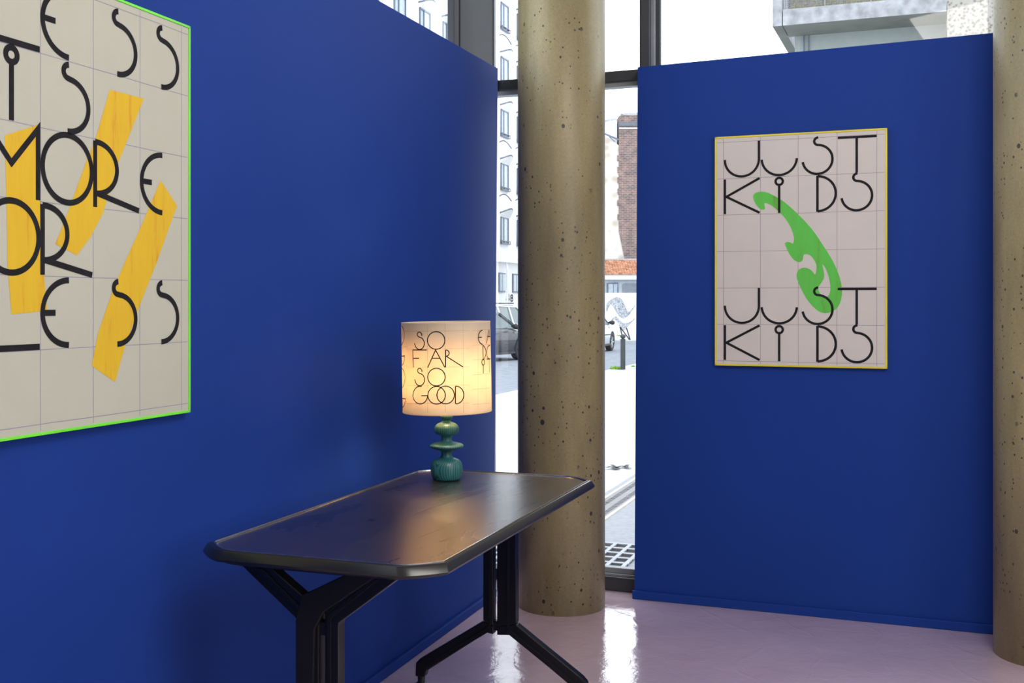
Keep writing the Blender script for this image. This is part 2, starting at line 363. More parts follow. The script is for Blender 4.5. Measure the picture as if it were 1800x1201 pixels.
# ------------------------------------------------------------------ posters
CELL = .1510
def glyph(ch, v='r'):
    """strokes of one letter in cell units, y down; v = 'l' for the open S of the left picture"""
    if ch == 'J': return [([(.96, .0), (.96, .5)]+arc(.5, .5, .46, .455, 0, 182), 0)]
    if ch == 'U': return [(arc(.5, .5, .465, .46, 3, 177)[::-1], 0)]
    if ch == 'S':
        a = arc(.52, .10, .105, .10, -90, -270, 14) if v == 'r' else arc(.52, .145, .10, .095, -90, -270, 14)
        if v == 'r': return [(a+arc(.50, .585, .385, .385, -85, 172, 40), 0)]
        return [(a+arc(.51, .61, .39, .365, -85, 92, 30), 0)]
    if ch == 'T': return [([(.02, .04), (1.0, .04)], 0), ([(.5, .04), (.5, .98)], 0)]
    if ch == 'K': return [([(.04, .02), (.04, .975)], 0), ([(.98, .02), (.08, .5), (.98, .96)], 0)]
    if ch == 'i': return [(arc(.5, .13, .095, .095, 0, 351, 39), 1), ([(.5, .255), (.5, .985)], 0)]
    if ch == 'D': return [([(.5, .02), (.5, .98)], 0), (arc(.5, .5, .47, .465, -90, 90), 0)]
    if ch == 'L': return [([(.05, .03), (.05, .955), (.985, .955)], 0)]
    if ch == 'E': return [(arc(.52, .5, .485, .45, 270, 90), 0), ([(.05, .5), (.27, .5)], 0)]
    if ch == 'O': return [(arc(.5, .5, .465, .47, 0, 354, 60), 1)]
    if ch == 'M': return [([(.04, .985), (.04, .03), (.5, .54), (.955, .03), (.955, .985)], 0)]
    if ch == 'R': return [([(.035, .03), (.035, .985)], 0), ([(.035, .045), (.06, .045)]+arc(.06, .415, .43, .37, -90, 90)+[(.035, .785)], 0), ([(.08, .785), (.975, .965)], 0)]
def poster(cu, rows, org, ud, nd, margu, margv, fw, wdt, hgt, papermat, framemat, pencil, label, v, sw, shapes, wobble, fdep):
    """org: lower left corner on the wall, ud: direction to the right, nd: towards the room"""
    up = Vector((0, 0, 1)); th = fdep
    root = thing('framed_print', label, 'picture', org)
    P = lambda u, vv, o: org+ud*u+up*(hgt-vv)+nd*o
    MB().box(org+nd*.001, ud*wdt, nd*(th-.002), up*hgt).obj('canvas', papermat, root)
    for a, b in (((0, 0), (wdt, 0)), ((0, hgt), (wdt, hgt)), ((0, 0), (0, hgt)), ((wdt, 0), (wdt, hgt))):
        p, q = P(a[0], a[1], th/2), P(b[0], b[1], th/2)
        d = (q-p).normalized(); m = MB()
        m.bar(p-d*fw/2, q+d*fw/2, fw if abs(d.z) > .5 else th+.003, th+.003 if abs(d.z) > .5 else fw, up=nd if abs(d.z) > .5 else up)
        m.obj('frame_rail', framemat, root, bevel=.0008)
    front = th-.001
    gm = MB(); rng = random.Random(3)
    ncol, nrow = 4, 6
    for i in range(ncol+1):
        u = margu+i*cu; pts = subdiv([(u, .006), (u, hgt-.006)], .1)
        pts = [(a+rng.uniform(-1, 1)*wobble, b) for a, b in pts]; vv, ff = ribbon2d(pts, .0016); gm.add([P(a, b, front+.0002) for a, b in vv], ff)
    for j in range(nrow+1):
        y = margv+j*CELL; pts = subdiv([(.006, y), (wdt-.006, y)], .1)
        pts = [(a, b+rng.uniform(-1, 1)*wobble) for a, b in pts]; vv, ff = ribbon2d(pts, .0016); gm.add([P(a, b, front+.0002) for a, b in vv], ff)
    gm.obj('grid_lines', pencil, root)
    for nm, mt, loops in shapes:
        loc = []
        for lp in loops:
            q = []
            for px, py in lp:
                w_ = onplane(px, py, org+nd*front, nd); q.append(w_)
            loc.append([Vector(((a-org).dot(ud), (a-org).z, 0)) for a in q])
        allp = [p for lp in loc for p in lp]
        tri = tessellate_polygon(loc)
        obj(nm, [org+ud*max(.001, p.x)+up*p.y+nd*(front+.0004) for p in allp], [tuple(t) for t in tri], mt, root)
    for j, row in enumerate(rows):
        for i, ch in enumerate(row):
            if ch == ' ': continue
            m = MB()
            for s, (pts, cl) in enumerate(glyph(ch, v)):
                pp = [(margu+(i+a)*cu, margv+(j+b)*CELL) for a, b in pts]
                vv, ff = ribbon2d(pp, sw, bool(cl)); m.add([P(a, b, front+.0007+.0001*s) for a, b in vv], ff)
            m.obj('letter', INK, root)
    return root
# left print: right edge hangs at x = 333
LNv = LN; wl0 = LE
hL = onplane(333, 723, LE+LN*.022, LN); hT = onplane(333, 48, LE+LN*.022, LN)
Hl = hT.z-hL.z; Wl = .690
sA = [(192.7,157.7),(252.7,173.3),(205,293),(180,377),(158,418),(135,449),(97,429),(113,390),(152,283),(167,247)]
sB = [(8.3,238),(65,220),(70,350),(71,420),(78,493),(83,546),(20,553),(13,467),(12,390)]
sC = [(282,317),(311,362),(297,400),(277,457),(247,533),(220,607),(202,672),(161,643),(172,587),(197,513),(222,455),(247,400)]
CELL = .1510*Hl/.945
orgL = Vector((hL.x, hL.y, hL.z))-LN*.022-LD*Wl
ul = lambda px: (onplane(px, 400, orgL+LN*.021, LN)-orgL).dot(LD)
CUL = (ul(319)-ul(71))/3
poster(CUL, ['LESS', 'iS  ', 'MORE', 'OR  ', 'LESS', '    '], orgL, LD, LN, ul(319)-4*CUL, .019, .006, Wl, Hl, PAPER1, NEON, PENCIL,
       'cream print reading LESS IS MORE OR LESS with yellow strips in green frame', 'l', .0125*1.0,
       [('yellow_strip', TAPE, [sA]), ('yellow_strip', TAPE, [sB]), ('yellow_strip', TAPE, [sC])], .0006, .022)
# right print
rB = onplane(1258, 642, RE+RN*.02, RN); rBr = onplane(1558, 646, RE+RN*.02, RN); rT = onplane(1258, 245, RE+RN*.02, RN); rTr = onplane(1558, 224, RE+RN*.02, RN)
Hr = ((rT.z-rB.z)+(rTr.z-rBr.z))/2; Wr = ((rBr-rB).length+(rTr-rT).length)/2
zb = (rB.z+rBr.z)/2
orgR = Vector((rB.x, rB.y, zb))-RN*.02
c4 = lambda p: (1230+p[0]/5.143, 200+p[1]/5.143)
c5 = lambda p: (1230+p[0]/5.143, 430+p[1]/5.143)
g1 = [c4(p) for p in [(478,745),(500,715),(550,703),(610,710),(680,745),(750,785),(850,870),(950,970),(1030,1060),(1110,1183)]]
g1 += [c5(p) for p in [(1170,90),(1230,200),(1275,320),(1290,430),(1275,520),(1240,580),(1200,605),(1150,622),(1090,615),(1030,570),(970,500),(920,410),(885,330),(873,280),(885,235),(920,212),(960,208),(1000,225),(1025,250),(1040,272),(1048,262),(1056,225),(1055,185),(1040,150),(1010,105),(975,87),(945,88),(936,100),(935,125),(925,152),(905,160),(875,155),(840,130),(800,70),(775,10)]]
g1 += [c4(p) for p in [(768,1172),(785,1158),(820,1163),(842,1178),(853,1150),(850,1100),(820,1020),(770,940),(700,870),(650,830),(620,815),(590,806),(583,820),(592,850),(585,868),(560,868),(530,850),(495,800)]]
g2 = [c5(p) for p in [(1108,172),(1114,210),(1127,270),(1122,310),(1100,345),(1080,372),(1070,392),(1078,430),(1110,462),(1148,475),(1172,455),(1184,400),(1172,310),(1145,225)]]
CELL = (Hr-.036)/6
poster(CELL, ['JUST', 'KiDS', '    ', '    ', 'JUST', 'KiDS'], orgR, RD, RN, (Wr-4*CELL)/2-.002, .020, .007, Wr, Hr, PAPER2, YEL, PENCIL2,
       'white print reading JUST KIDS twice around a green curl, in yellow frame', 'r', .0098,
       [('green_curve', GREEN, [smooth_loop(g1, 1), smooth_loop(g2, 1)])], .0006, .020)

# ------------------------------------------------------------------ table
TL = Vector((.336, .942, 0)).normalized(); TW = Vector((TL.y, -TL.x, 0))
ZT = .72
def tp(l, w_, z): return TL*l+TW*w_+Vector((0, 0, z))
L0, L1, W0, W1_ = 2.078, 3.350, -1.502, -.912
def outline(o):
    """table outline grown by o; a mitred vertex on the long side runs in a soft curve into the short side"""
    q = []
    cl, cw = .066, .088
    corner = [(cl*(1-t)**1.6, cw*t) for t in [i/9 for i in range(10)]]      # (in from short end, in from long side)
    def put(sl, sw_, rev):
        c = corner[::-1] if rev else corner
        for a, b in c:
            l = (L0-o+a) if sl < 0 else (L1+o-a); w_ = (W0-o+b) if sw_ < 0 else (W1_+o-b); q.append((l, w_))
    put(-1, -1, False); put(-1, 1, True); put(1, 1, False); put(1, -1, True)
    return q
tc = tp((L0+L1)/2, (W0+W1_)/2, 0)
table = thing('trestle_table', 'dark table with chamfered wooden top and black steel trestle legs', 'table', tc)
def loft(rings, cap0=True, cap1=True):
    m = MB(); n = len(rings[0]); allv = [v for r in rings for v in r]; f = []
    for i in range(len(rings)-1):
        for k in range(n): f.append((i*n+k, i*n+(k+1) % n, (i+1)*n+(k+1) % n, (i+1)*n+k))
    if cap0: f.append(tuple(range(n)))
    if cap1: f.append(tuple((len(rings)-1)*n+k for k in range(n)))
    return m.add(allv, f)
R_ = lambda o, z: [tp(l, w_, z) for l, w_ in outline(o)]
loft([R_(-.013, .690), R_(-.013, .7185), R_(-.0142, .7195)]).obj('tabletop', WOOD, table)
loft([R_(-.0128, .694), R_(.006, .6985), R_(.009, .704), R_(.002, .7185), R_(-.001, .7215), R_(-.004, .7225), R_(-.0085, .7205), R_(-.0128, .7190)], False, False).obj('edge_trim', RIM, table, smooth=22)
LIP = mat('highlight_metal_lip', (.62, .62, .64), .25, 1)  # pale metal colour, puts a white highlight line along the table edge
loft([R_(-.0075, .7205), R_(-.0075, .7232), R_(-.0102, .7235), R_(-.0108, .7200)], False, False).obj('edge_bead', LIP, table)
loft([R_(-.03, .684), R_(-.03, .691)]).obj('underframe', BLACK, table)
GUS = mat('black_folded_plate', (.008, .0075, .008), .4, 0, .3)
def trestle(lt, sgn):
    """sgn: direction along the table towards its middle"""
    cw = (W0+W1_)/2; T = .030
    for s in (-1, 1):
        wd_ = (s == -sgn); g = -.006 if wd_ else .018; ow = .058 if (wd_ and sgn < 0) else .052                                # gap half width, post outer
        def pt(w_, z): return tp(lt-T/2, cw+s*w_, z)
        post = [(g, .215), (g, .598), (g+.006, .610), (.165, .684), (.215, .684), (.200, .674), (ow, .573), (ow, .262),
                (.262, .098), (.290, .086), (.300, .060), (.270, .052), (.247, .058), (.030, .218)]
        # post with its upper arm and its lower leg, one bent steel profile
        up_ = [(g, .225), (g, .600), (.020, .618), (.120, .686), (.197, .686), (ow, .570), (ow, .262), (ow-.004, .255), (g, .225)]
        MB().prism([pt(*p) for p in [(g, .25), (g, .600), (.024, .622), (.118, .686), (.197, .686), (ow+.002, .578), (ow, .570), (ow, .262)]], TL*T).obj('upright', BLACK, table, bevel=.004)
        MB().prism([pt(*p) for p in [(g, .25), (ow, .262), (.272, .118), (.286, .104), (.288, .060), (.256, .060), (.250, .080), (.040, .226), (g, .222)]], TL*T).obj('leg', BLACK, table, bevel=.004)
        # raised rib along the outer face, both sides of the profile
        m = MB()
        for e in (-1, 1):
            f0 = tp(lt+e*(T/2), cw, 0)-tp(lt-T/2, cw, 0)
            off = TL*(.003 if e > 0 else -.003)
            a = [(.026, .25), (.026, .592), (.135, .680), (.150, .680), (.036, .586), (.036, .25)]
            m.prism([pt(*p)+f0 for p in a], off)
            a = [(.034, .248), (.262, .095), (.254, .083), (.024, .236)]
            m.prism([pt(*p)+f0 for p in a], off)
        m.obj('rib', BLACK, table, bevel=.001)
        gl = tp(lt, cw+s*.272, 0)
        m = MB(); m.lathe(gl, [(.012, .062), (.012, .040), (.018, .038), (.020, .030), (.026, .022), (.036, .010), (.038, .0)], 20)
        m.obj('foot_glide', BLACK, table)
        MB().lathe(gl, [(.031, .0171), (.0335, .0145)], 20, False).obj('glide_ring', LSTEEL, table)
    # folded gusset under the top, and the blocks that tie the two halves
    gq_ = lambda w_, z: tp(lt-sgn*(T/2+.006), cw+sgn*w_, z)
    MB().prism([gq_(*p) for p in [(-.050, .575), (-.036, .630), (.078, .688), (.150, .688), (.020, .598), (-.002, .560), (-.006, .42), (-.050, .42)]], TL*sgn*.018).obj('gusset', GUS, table, bevel=.003)
    for z in (.545, .235): MB().box(tp(lt-.012, cw-.030, z), TL*.024, TW*.060, (0, 0, .030)).obj('connector', BLACK, table, bevel=.002)
trestle(2.135, 1); trestle(3.272, -1)

# ------------------------------------------------------------------ lamp
lb = bp(785, 843, ZT); u = lb.y/F/7.06                       # metres per pixel of the enlarged crop
lx, ly = lb.x, lb.y
lamp = thing('table_lamp', 'lit table lamp with turned teal wooden base and lettered cream drum shade', 'lamp', (lx, ly, ZT+.0002))
pr = [(150,1112),(168,1104),(184,1075),(195,1030),(199,985),(197,945),(186,905),(165,875),(130,855),(95,842),(76,828),(67,805),(66,775),(74,757),(100,745),(150,732),(188,717),(206,704),(212,692),(206,678),(182,664),(140,652),(95,642),(74,630),(66,610),(67,580),(80,560),(105,547),(135,533),(150,510),(155,480),(150,450),(130,424),(100,404),(64,388),(48,374),(50,366),(66,350),(76,330),(76,315),(66,298),(50,287)]
zf = lambda yy: ZT+.0005+(1112-yy)*u*.985
prof = [(r*u, zf(y)-ZT) for r, y in pr]
def cat_rom(p, n=4):
    out = []
    for i in range(len(p)-1):
        p0, p1, p2, p3 = p[max(i-1, 0)], p[i], p[i+1], p[min(i+2, len(p)-1)]
        for k in range(n):
            t = k/n; out.append(tuple(.5*((2*b)+(-a+c)*t+(2*a-5*b+4*c-d)*t*t+(-a+3*b-3*c+d)*t**3) for a, b, c, d in zip(p0, p1, p2, p3)))
    return out+[p[-1]]
MB().lathe((lx, ly, ZT), cat_rom(prof), 64).obj('base', TEAL, lamp, smooth=True)
ztop = zf(287)
MB().lathe((lx, ly, 0), [(.0115, ztop-.001), (.0115, ztop+.006), (.008, ztop+.007), (.008, ztop+.012), (.015, ztop+.013), (.016, ztop+.048), (.013, ztop+.052)], 24).obj('lamp_holder', BRASS, lamp, smooth=False)
BULB = bpy.data.materials.new('bulb_glow'); BULB.use_nodes = True; nb = BULB.node_tree.nodes; bb = nb['Principled BSDF']
bb.inputs['Emission Color'].default_value = (1, .66, .33, 1); bb.inputs['Emission Strength'].default_value = 100; bb.inputs['Base Color'].default_value = (1, .9, .75, 1)
MB().lathe((lx, ly, ztop+.052), [(.001, 0), (.013, .002), (.014, .015), (.025, .035), (.030, .055), (.027, .075), (.014, .088), (.001, .091)], 24).obj('bulb', BULB, lamp, smooth=True)
# shade: cylinder slightly leaning
SR = 78.2/F*ly*1.0; zS0 = EYE-(724-HY)*(ly)/F+.001; zS1 = EYE-(565.5-HY)*(ly)/F
tilt = math.radians(1.0)
sc_ = Vector((lx-.0, ly, (zS0+zS1)/2)); Mt = Matrix.Rotation(-tilt, 3, 'Y')
sh = Mt @ Vector((0, 0, 1))
def shp(ang, z, r):
    """point of the shade: angle 0 faces the camera, z from its middle"""
    return sc_+Mt @ Vector((math.sin(ang)*r, -math.cos(ang)*r, z))
hS = (zS1-zS0)/2
m = MB(); n = 96; rings = [(SR, -hS), (SR+.0006, -hS+.004), (SR, -hS+.006), (SR, 0), (SR, hS-.004), (SR+.0006, hS-.003), (SR, hS), (SR-.0015, hS), (SR-.0015, 0), (SR-.0015, -hS)]
for r, z in rings:
    for k in range(n): m.v.append(shp(2*PI*k/n, z, r))
for i in range(len(rings)):
    for k in range(n):
        a, b = i*n, ((i+1) % len(rings))*n; m.f.append((a+k, a+(k+1) % n, b+(k+1) % n, b+k))
shade = m.obj('lamp_shade', SHADE, lamp, smooth=True)
m = MB()
for k in range(3):
    t = 2*PI*k/3+.5; m.bar(shp(t, -hS+.02, .010), shp(t, -hS+.004, SR-.002), .0025)
m.obj('shade_ring', BRASS, lamp)
Mi = Mt.inverted()
def on_shade(p, r):
    px, py = 680+p[0]/3.754, 540+p[1]/3.754
    o = Mi @ (Vector((0, 0, EYE))-sc_); d = Mi @ Vector(((px-CX)/F, 1.0, (HY-py)/F))
    A = d.x*d.x+d.y*d.y; B = 2*(o.x*d.x+o.y*d.y); Cc = o.x*o.x+o.y*o.y-r*r; q = max(0, B*B-4*A*Cc)
    h = o+d*((-B-math.sqrt(q))/(2*A)); return math.atan2(h.x, -h.y), h.z
def on_shade_strokes(name, strokes, wd, mt, off=.0008, par=None):
    m = MB()
    for pts, cl in strokes:
        pts = subdiv(pts, 6) if not cl else pts
        q = [on_shade(p, SR) for p in pts]; q = [(a*SR, z) for a, z in q]
        vv, ff = ribbon2d(q, wd, bool(cl)); m.add([shp(a/SR, z, SR+off) for a, z in vv], ff)
    return m.obj(name, mt, par or shade)
def Sx(dx, dy): return smooth_line([(x+dx, y+dy) for x, y in [(232,190),(230,174),(216,163),(202,172),(203,190),(216,199),(236,206),(248,230),(248,250),(238,272),(215,283),(193,268),(183,238)]], 1)
ltr = {
 'S': [(Sx(0, 0), 0)], 'O': [(arc(326, 220, 57, 58, 0, 354, 50), 1)],
 'F': [([(265,283),(173,283),(176,398)], 0), ([(178,338),(214,338)], 0)],
 'A': [([(270,400),(322,283),(383,398)], 0), ([(300,338),(350,338)], 0)],
 'R': [([(388,283),(388,397)], 0), (smooth_line([(388,283),(404,286),(413,302),(406,320),(390,325)], 2), 0), ([(390,323),(502,395)], 0)],
 'S2': [(Sx(2, 239), 0)], 'O2': [(arc(328, 462, 57, 58, 0, 354, 50), 1)],
 'G': [([(232,525)]+arc(222, 581, 47, 58, 280, 5+0, 1)[:0]+arc(222, 581, 47, 59, -85, -180, 14)+arc(222, 581, 48, 58, 180, 6, 30), 0), ([(228,585),(271,585)], 0)],
 'O3': [(arc(329, 582, 57, 58, 0, 354, 50), 1)], 'O4': [(arc(388, 580, 57, 58, 0, 354, 50), 1)],
 'D': [([(452,522),(452,637)], 0), ([(452,522)]+arc(456, 580, 51, 58, -88, 88)+[(452,637)], 0)],
 'E': [(arc(632, 199, 30, 47, 265, 95, 20), 0), ([(604,200),(625,200)], 0)],
 'A2': [([(655,240),(671,150),(679,200)], 0), ([(661,194),(678,194)], 0)],
 'D2': [([(631,250),(633,350)], 0), (smooth_line([(632,250),(650,275),(652,305),(646,330),(633,350)], 2), 0)],
 'O5': [(smooth_line([(679,250),(664,258),(655,290),(657,325),(669,343),(679,342)], 2), 0)],
 'i': [(arc(633, 364, 9, 19, 0, 345, 23), 1), ([(634,384),(634,438)], 0)],
 'T': [([(655,344),(680,341)], 0), ([(672,344),(674,430)], 0)],
 'O6': [(smooth_line([(100,122),(112,140),(120,180),(114,225),(100,252)], 2), 0)],
 'G2': [([(103,324),(121,322),(119,350),(113,372),(104,386)], 0)],
 'O7': [(smooth_line([(103,402),(118,425),(126,465),(118,510),(104,536)], 2), 0)],
 'G3': [([(105,603),(126,605),(124,630),(116,652),(106,666)], 0)],
}
for k, (nm, sts) in enumerate(ltr.items()): on_shade_strokes('letter', sts, .0030, INKS, .0008+.00005*k)
on_shade_strokes('pencil_grid', [([(130,y),(545,y-4)], 0) for y in (160, 277, 398, 518, 637)]+[([(x,105),(x+2,695)], 0) for x in (268, 384, 503)]+[([(600,120),(601,670)], 0), ([(652,110),(654,660)], 0)]+[([(112,y),(140,y)], 0) for y in (157,263,388,540)], .0009, PENS, .0004)
for y in (155, 253, 349, 447, 543, 643): on_shade_strokes('red_pencil_line', [([(565,y),(678,y-8)], 0)], .0009, PENR, .0004)

# ------------------------------------------------------------------ outside: pavement, road
FORE = mat('light_grey_forecourt', (.29, .30, .325), .85, 0, .3, .10, 30, .3, 120); PAVE = mat('pale_pavement', (.46, .47, .49), .85, 0, .3, .08, 2, .2, 40); ROAD = mat('grey_asphalt', (.23, .25, .29), .9, 0, .3, .15, 6, .3, 60)
KERB = mat('granite_kerb', (.55, .55, .56), .8); FAC = mat('white_facade_render', (.86, .87, .88), .8, 0, .2, .03)
FLINE = mat('facade_joint_shadow', (.13, .15, .19), .8); WFR = mat('grey_window_frame', (.13, .16, .22), .5); WPANE = mat('pale_window_glass', (.34, .42, .50), .3, 0, .8)
HOOD = mat('pale_lintel', (.34, .40, .44), .7)
z_k = -.30
m = MB(); m.add([st(-12, 14, -.13), st(120, 14, -.13), st(120, -1.95, -.022), st(-12, -1.95, -.022)], [(0, 1, 2, 3)])
m.v = [st(-12, -1.95, -.022), st(120, -1.95, -.022), st(120, -6.45, z_k), st(-12, -6.45, z_k), st(-12, -6.45, z_k-.3), st(120, -6.45, z_k-.3)]
m.f = [(0, 1, 2, 3), (3, 2, 5, 4)]
struct(m.obj('sidewalk', PAVE))
m = MB(); m.prism([fr(0, .06, -.022)+Vector((0, 0, 0)), st(5.7, -1.95, -.022), st(60, -1.95, -.022), st(60, 40, -.022), fr(44, .06, -.022)], (0, 0, -.1))
struct(m.obj('forecourt', FORE))
m = MB(); m.prism([st(-12, -6.45, z_k-.1), st(120, -6.45, z_k-.1), st(120, -6.62, z_k-.1), st(-12, -6.62, z_k-.1)], (0, 0, .105)); o = m.obj('kerb', KERB, bevel=.01); struct(o)
m = MB(); m.prism([st(-12, -6.62, -.6), st(120, -6.62, -.6), st(120, -17.2, -.6), st(-12, -17.2, -.6)], (0, 0, .18)); struct(m.obj('road', ROAD))
m = MB(); m.prism([st(-12, -17.2, -.6), st(120, -17.2, -.6), st(120, -21.6, -.6), st(-12, -21.6, -.6)], (0, 0, .30)); struct(m.obj('far_sidewalk', PAVE))
m = MB(); m.prism([st(44.2, -17.2, -.6), st(44.2, -5, -.6), st(48, 2, -.6), st(80, 2, -.6), st(80, -17.2, -.6)], (0, 0, .31)); struct(m.obj('corner_sidewalk', PAVE))
m = MB(); m.prism([st(-20, -40, -.65), st(160, -40, -.65), st(160, 80, -.65), st(-20, 80, -.65)], (0, 0, .02)); struct(m.obj('distant_ground', ROAD))

# slot drain with two dashed rows, and metal grating by the window
DR = mat('drain_metal', (.20, .195, .205), .6); HOLE = mat('drain_hole', (.02, .02, .025), .8); EDG = mat('drain_edge_stone', (.62, .54, .44), .8)
dr = thing('slot_drain', 'long grey slotted drain channel crossing the pavement diagonally', 'drain', st(6.0, -1.80, -.02))
MB().box(st(5.3, -1.885, -.030), DS*9, NS*.165, (0, 0, .0125)).obj('channel_cover', DR, dr)
for nn in (-1.905, -1.722): MB().box(st(5.3, nn, -.030), DS*9, NS*.020, (0, 0, .0135)).obj('edge_strip', EDG, dr)
m = MB()
for i in range(220):
    for nn in (-1.855, -1.775): m.box(st(5.4+i*.038, nn, -.0178), DS*.019, NS*.036, (0, 0, .0008))
o = m.obj('slots', HOLE, dr); o['kind'] = 'stuff'
GR = mat('galvanised_grating', (.34, .35, .38), .5, .3); 
gq = bp(1098, 1000, -.02)
ga = gq.dot(DS); gn = gq.dot(NS)
gr = thing('floor_grate', 'square-holed metal floor grating set outside the narrow window', 'grate', st(ga, gn-.5, -.02))
MB().box(st(ga-.35, gn-1.15, -.028), DS*.86, NS*1.15, (0, 0, .0075)).obj('pit', HOLE, gr)
for i in range(9):
    MB().box(st(ga-.35+i*.1055, gn-1.15, -.0205), DS*.026, NS*1.15, (0, 0, .008)).obj('bearing_bar', GR, gr)
for j in range(15):
    MB().box(st(ga-.35, gn-1.15+j*.0805, -.0205), DS*.87, NS*.020, (0, 0, .0085)).obj('cross_bar', GR, gr)
TAR = mat('black_paint_scrawl', (.03, .03, .035), .7)
mk = thing('pavement_marking', 'small black painted scrawl on the white pavement', 'marking', bp(1080, 821, -.02))
mm = MB()
for pts in ([(1066,822),(1074,820),(1082,823),(1092,819),(1098,821)], [(1075,817),(1082,821),(1088,824),(1076,823)], [(1104,817),(1099,820),(1103,823),(1110,823)]):
    q = [bp(a, b, -.0205) for a, b in pts]; q2 = smooth_line([(p.x, p.y) for p in q], 1)
    vv, ff = ribbon2d(q2, .030); mm.add([(a, b, -.0205) for a, b in vv], ff)
mm.obj('paint', TAR, mk)

# bollard and weeds
b0 = Vector(((1095-CX)/F*25.7, 25.7, EYE-(652-HY)*25.7/F))
BOL = mat('dark_bollard_paint', (.035, .037, .045), .45)
bl = thing('bollard', 'dark cylindrical street bollard with a ball top at the kerb', 'bollard', b0)
MB().lathe(b0, [(.075, -.02), (.075, .03), (.058, .04), (.056, .70), (.060, .71), (.060, .74), (.035, .745), (.032, .752)], 20).obj('post', BOL, bl)
MB().lathe(b0+Vector((0, 0, .752)), [(.03, 0), (.052, .014), (.066, .045), (.064, .06), (.05, .085), (.02, .10), (.004, .102)], 20).obj('ball_top', BOL, bl, smooth=True)
LEAF = mat('weed_leaves', (.22, .42, .05), .7, 0, .3, .35, 30)
def weeds(px, py, D, wd, ht, n, label):
    p = Vector(((px-CX)/F*D, D, EYE-(py-HY)*D/F)); m = MB(); rng = random.Random(int(px))
    for _ in range(n):
        a = p+Vector((rng.uniform(-wd, wd), rng.uniform(-.06, .06), 0)); h = ht*rng.uniform(.5, 1); t = rng.uniform(0, PI)
        e = Vector((math.cos(t), math.sin(t), 0))*.03; le = Vector((rng.uniform(-.05, .05), rng.uniform(-.05, .05), h))
        m.add([a-e*.4, a+le*.5-e, a+le, a+le*.5+e, a+e*.4], [(0, 1, 2, 3, 4)])
    tag(m.obj('weed_tuft', LEAF, base=p), label, 'plant')
weeds(1083, 651, 25.9, .14, .11, 90, 'green tuft of weeds at the foot of the bollard')
weeds(1088, 591, 43.5, .09, .05, 30, 'tiny green weed tuft beside the car front wheel')
weeds(1113, 645, 26.9, .025, .04, 20, 'speck of green weed at kerb right of the bollard')

# ------------------------------------------------------------------ apartment block along the street
NF = -20.8; a60 = Vector((-.46, 60, 0)).dot(DS)
bld = thing('apartment_block', 'white apartment block with rows of hooded windows across the street', 'building', st(a60, NF, -.3))
MB().box(st(a60-34, NF, -.4), DS*46, -NS*12, (0, 0, 26)).obj('wall', FAC, bld)
def u2a(px):                                  # pixel column -> distance along the facade
    k = (px-CX)/F; return NF*(k*NS.y-NS.x)/(DS.x-k*DS.y)
aw = u2a(886); stp = 2.62; WH, WWD = 1.46, 1.16
ztops = [EYE+(HY-y)*60/F for y in (7, 102, 194, 288, 382)]
def make_window(a, zt):
    m = MB(); f = .07; A = lambda da, o, z: st(a+da, NF+o, z)
    for (x0, z0, x1, z1) in ((-WWD/2, zt-WH, -WWD/2+f, zt), (WWD/2-f, zt-WH, WWD/2, zt), (-WWD/2, zt-f, WWD/2, zt), (-WWD/2, zt-WH, WWD/2, zt-WH+f), (-.14-f/2, zt-WH, -.14+f/2, zt)):
        m.box(A(x0, .012, z0), DS*(x1-x0), NS*.06, (0, 0, z1-z0))
    wnd = m.obj('window', WFR, bld, base=A(0, 0, zt-WH))
    MB().box(A(-WWD/2, .010, zt-WH), DS*WWD, NS*.02, (0, 0, WH)).obj('pane', WPANE, wnd)
    m = MB()                                  # curved brow hood, bulging outwards over the window
    n = 10; top = []; bot = []
    for i in range(n+1):
        t = i/n; da = -WWD/2-.10+(WWD+.55)*t; top.append(A(da, .01+.38*math.sin(PI*t)**.7, zt+.16+.26*math.sin(PI*t))); bot.append(A(da, .01, zt+.02+.04*math.sin(PI*t)))
    m.add(top+bot, [(i, i+1, n+2+i, n+1+i) for i in range(n)]); hd = m.obj('hood', FAC, wnd)
    m = MB(); up = [p+Vector((0, 0, .085)) for p in top]
    m.add(top+up, [(i, i+1, n+2+i, n+1+i) for i in range(n)]); m.obj('hood_edge', FLINE, wnd)
    m = MB(); m.box(A(-WWD/2-.05, .02, zt-WH+.14), DS*(WWD+.1), NS*.14, (0, 0, .035)); m.box(A(-WWD/2-.05, .02, zt-WH-.02), DS*(WWD+.1), NS*.14, (0, 0, .03))
    for i in range(3): m.box(A(-WWD/2-.05+i*WWD/2, .14, zt-WH-.02), DS*.04, NS*.03, (0, 0, .18))
    m.obj('guard_rail', WFR, wnd); return wnd
w0 = make_window(aw, ztops[0])
for k in range(-7, 4):
    for r, zt in enumerate(ztops):
        if (k, r) == (0, 0) or (r > 2 and k < -1): continue
        c = w0.copy(); C.objects.link(c); c.location = w0.location+DS*stp*k+Vector((0, 0, zt-ztops[0]))
        for g in w0.children: d = g.copy(); C.objects.link(d); d.parent = c
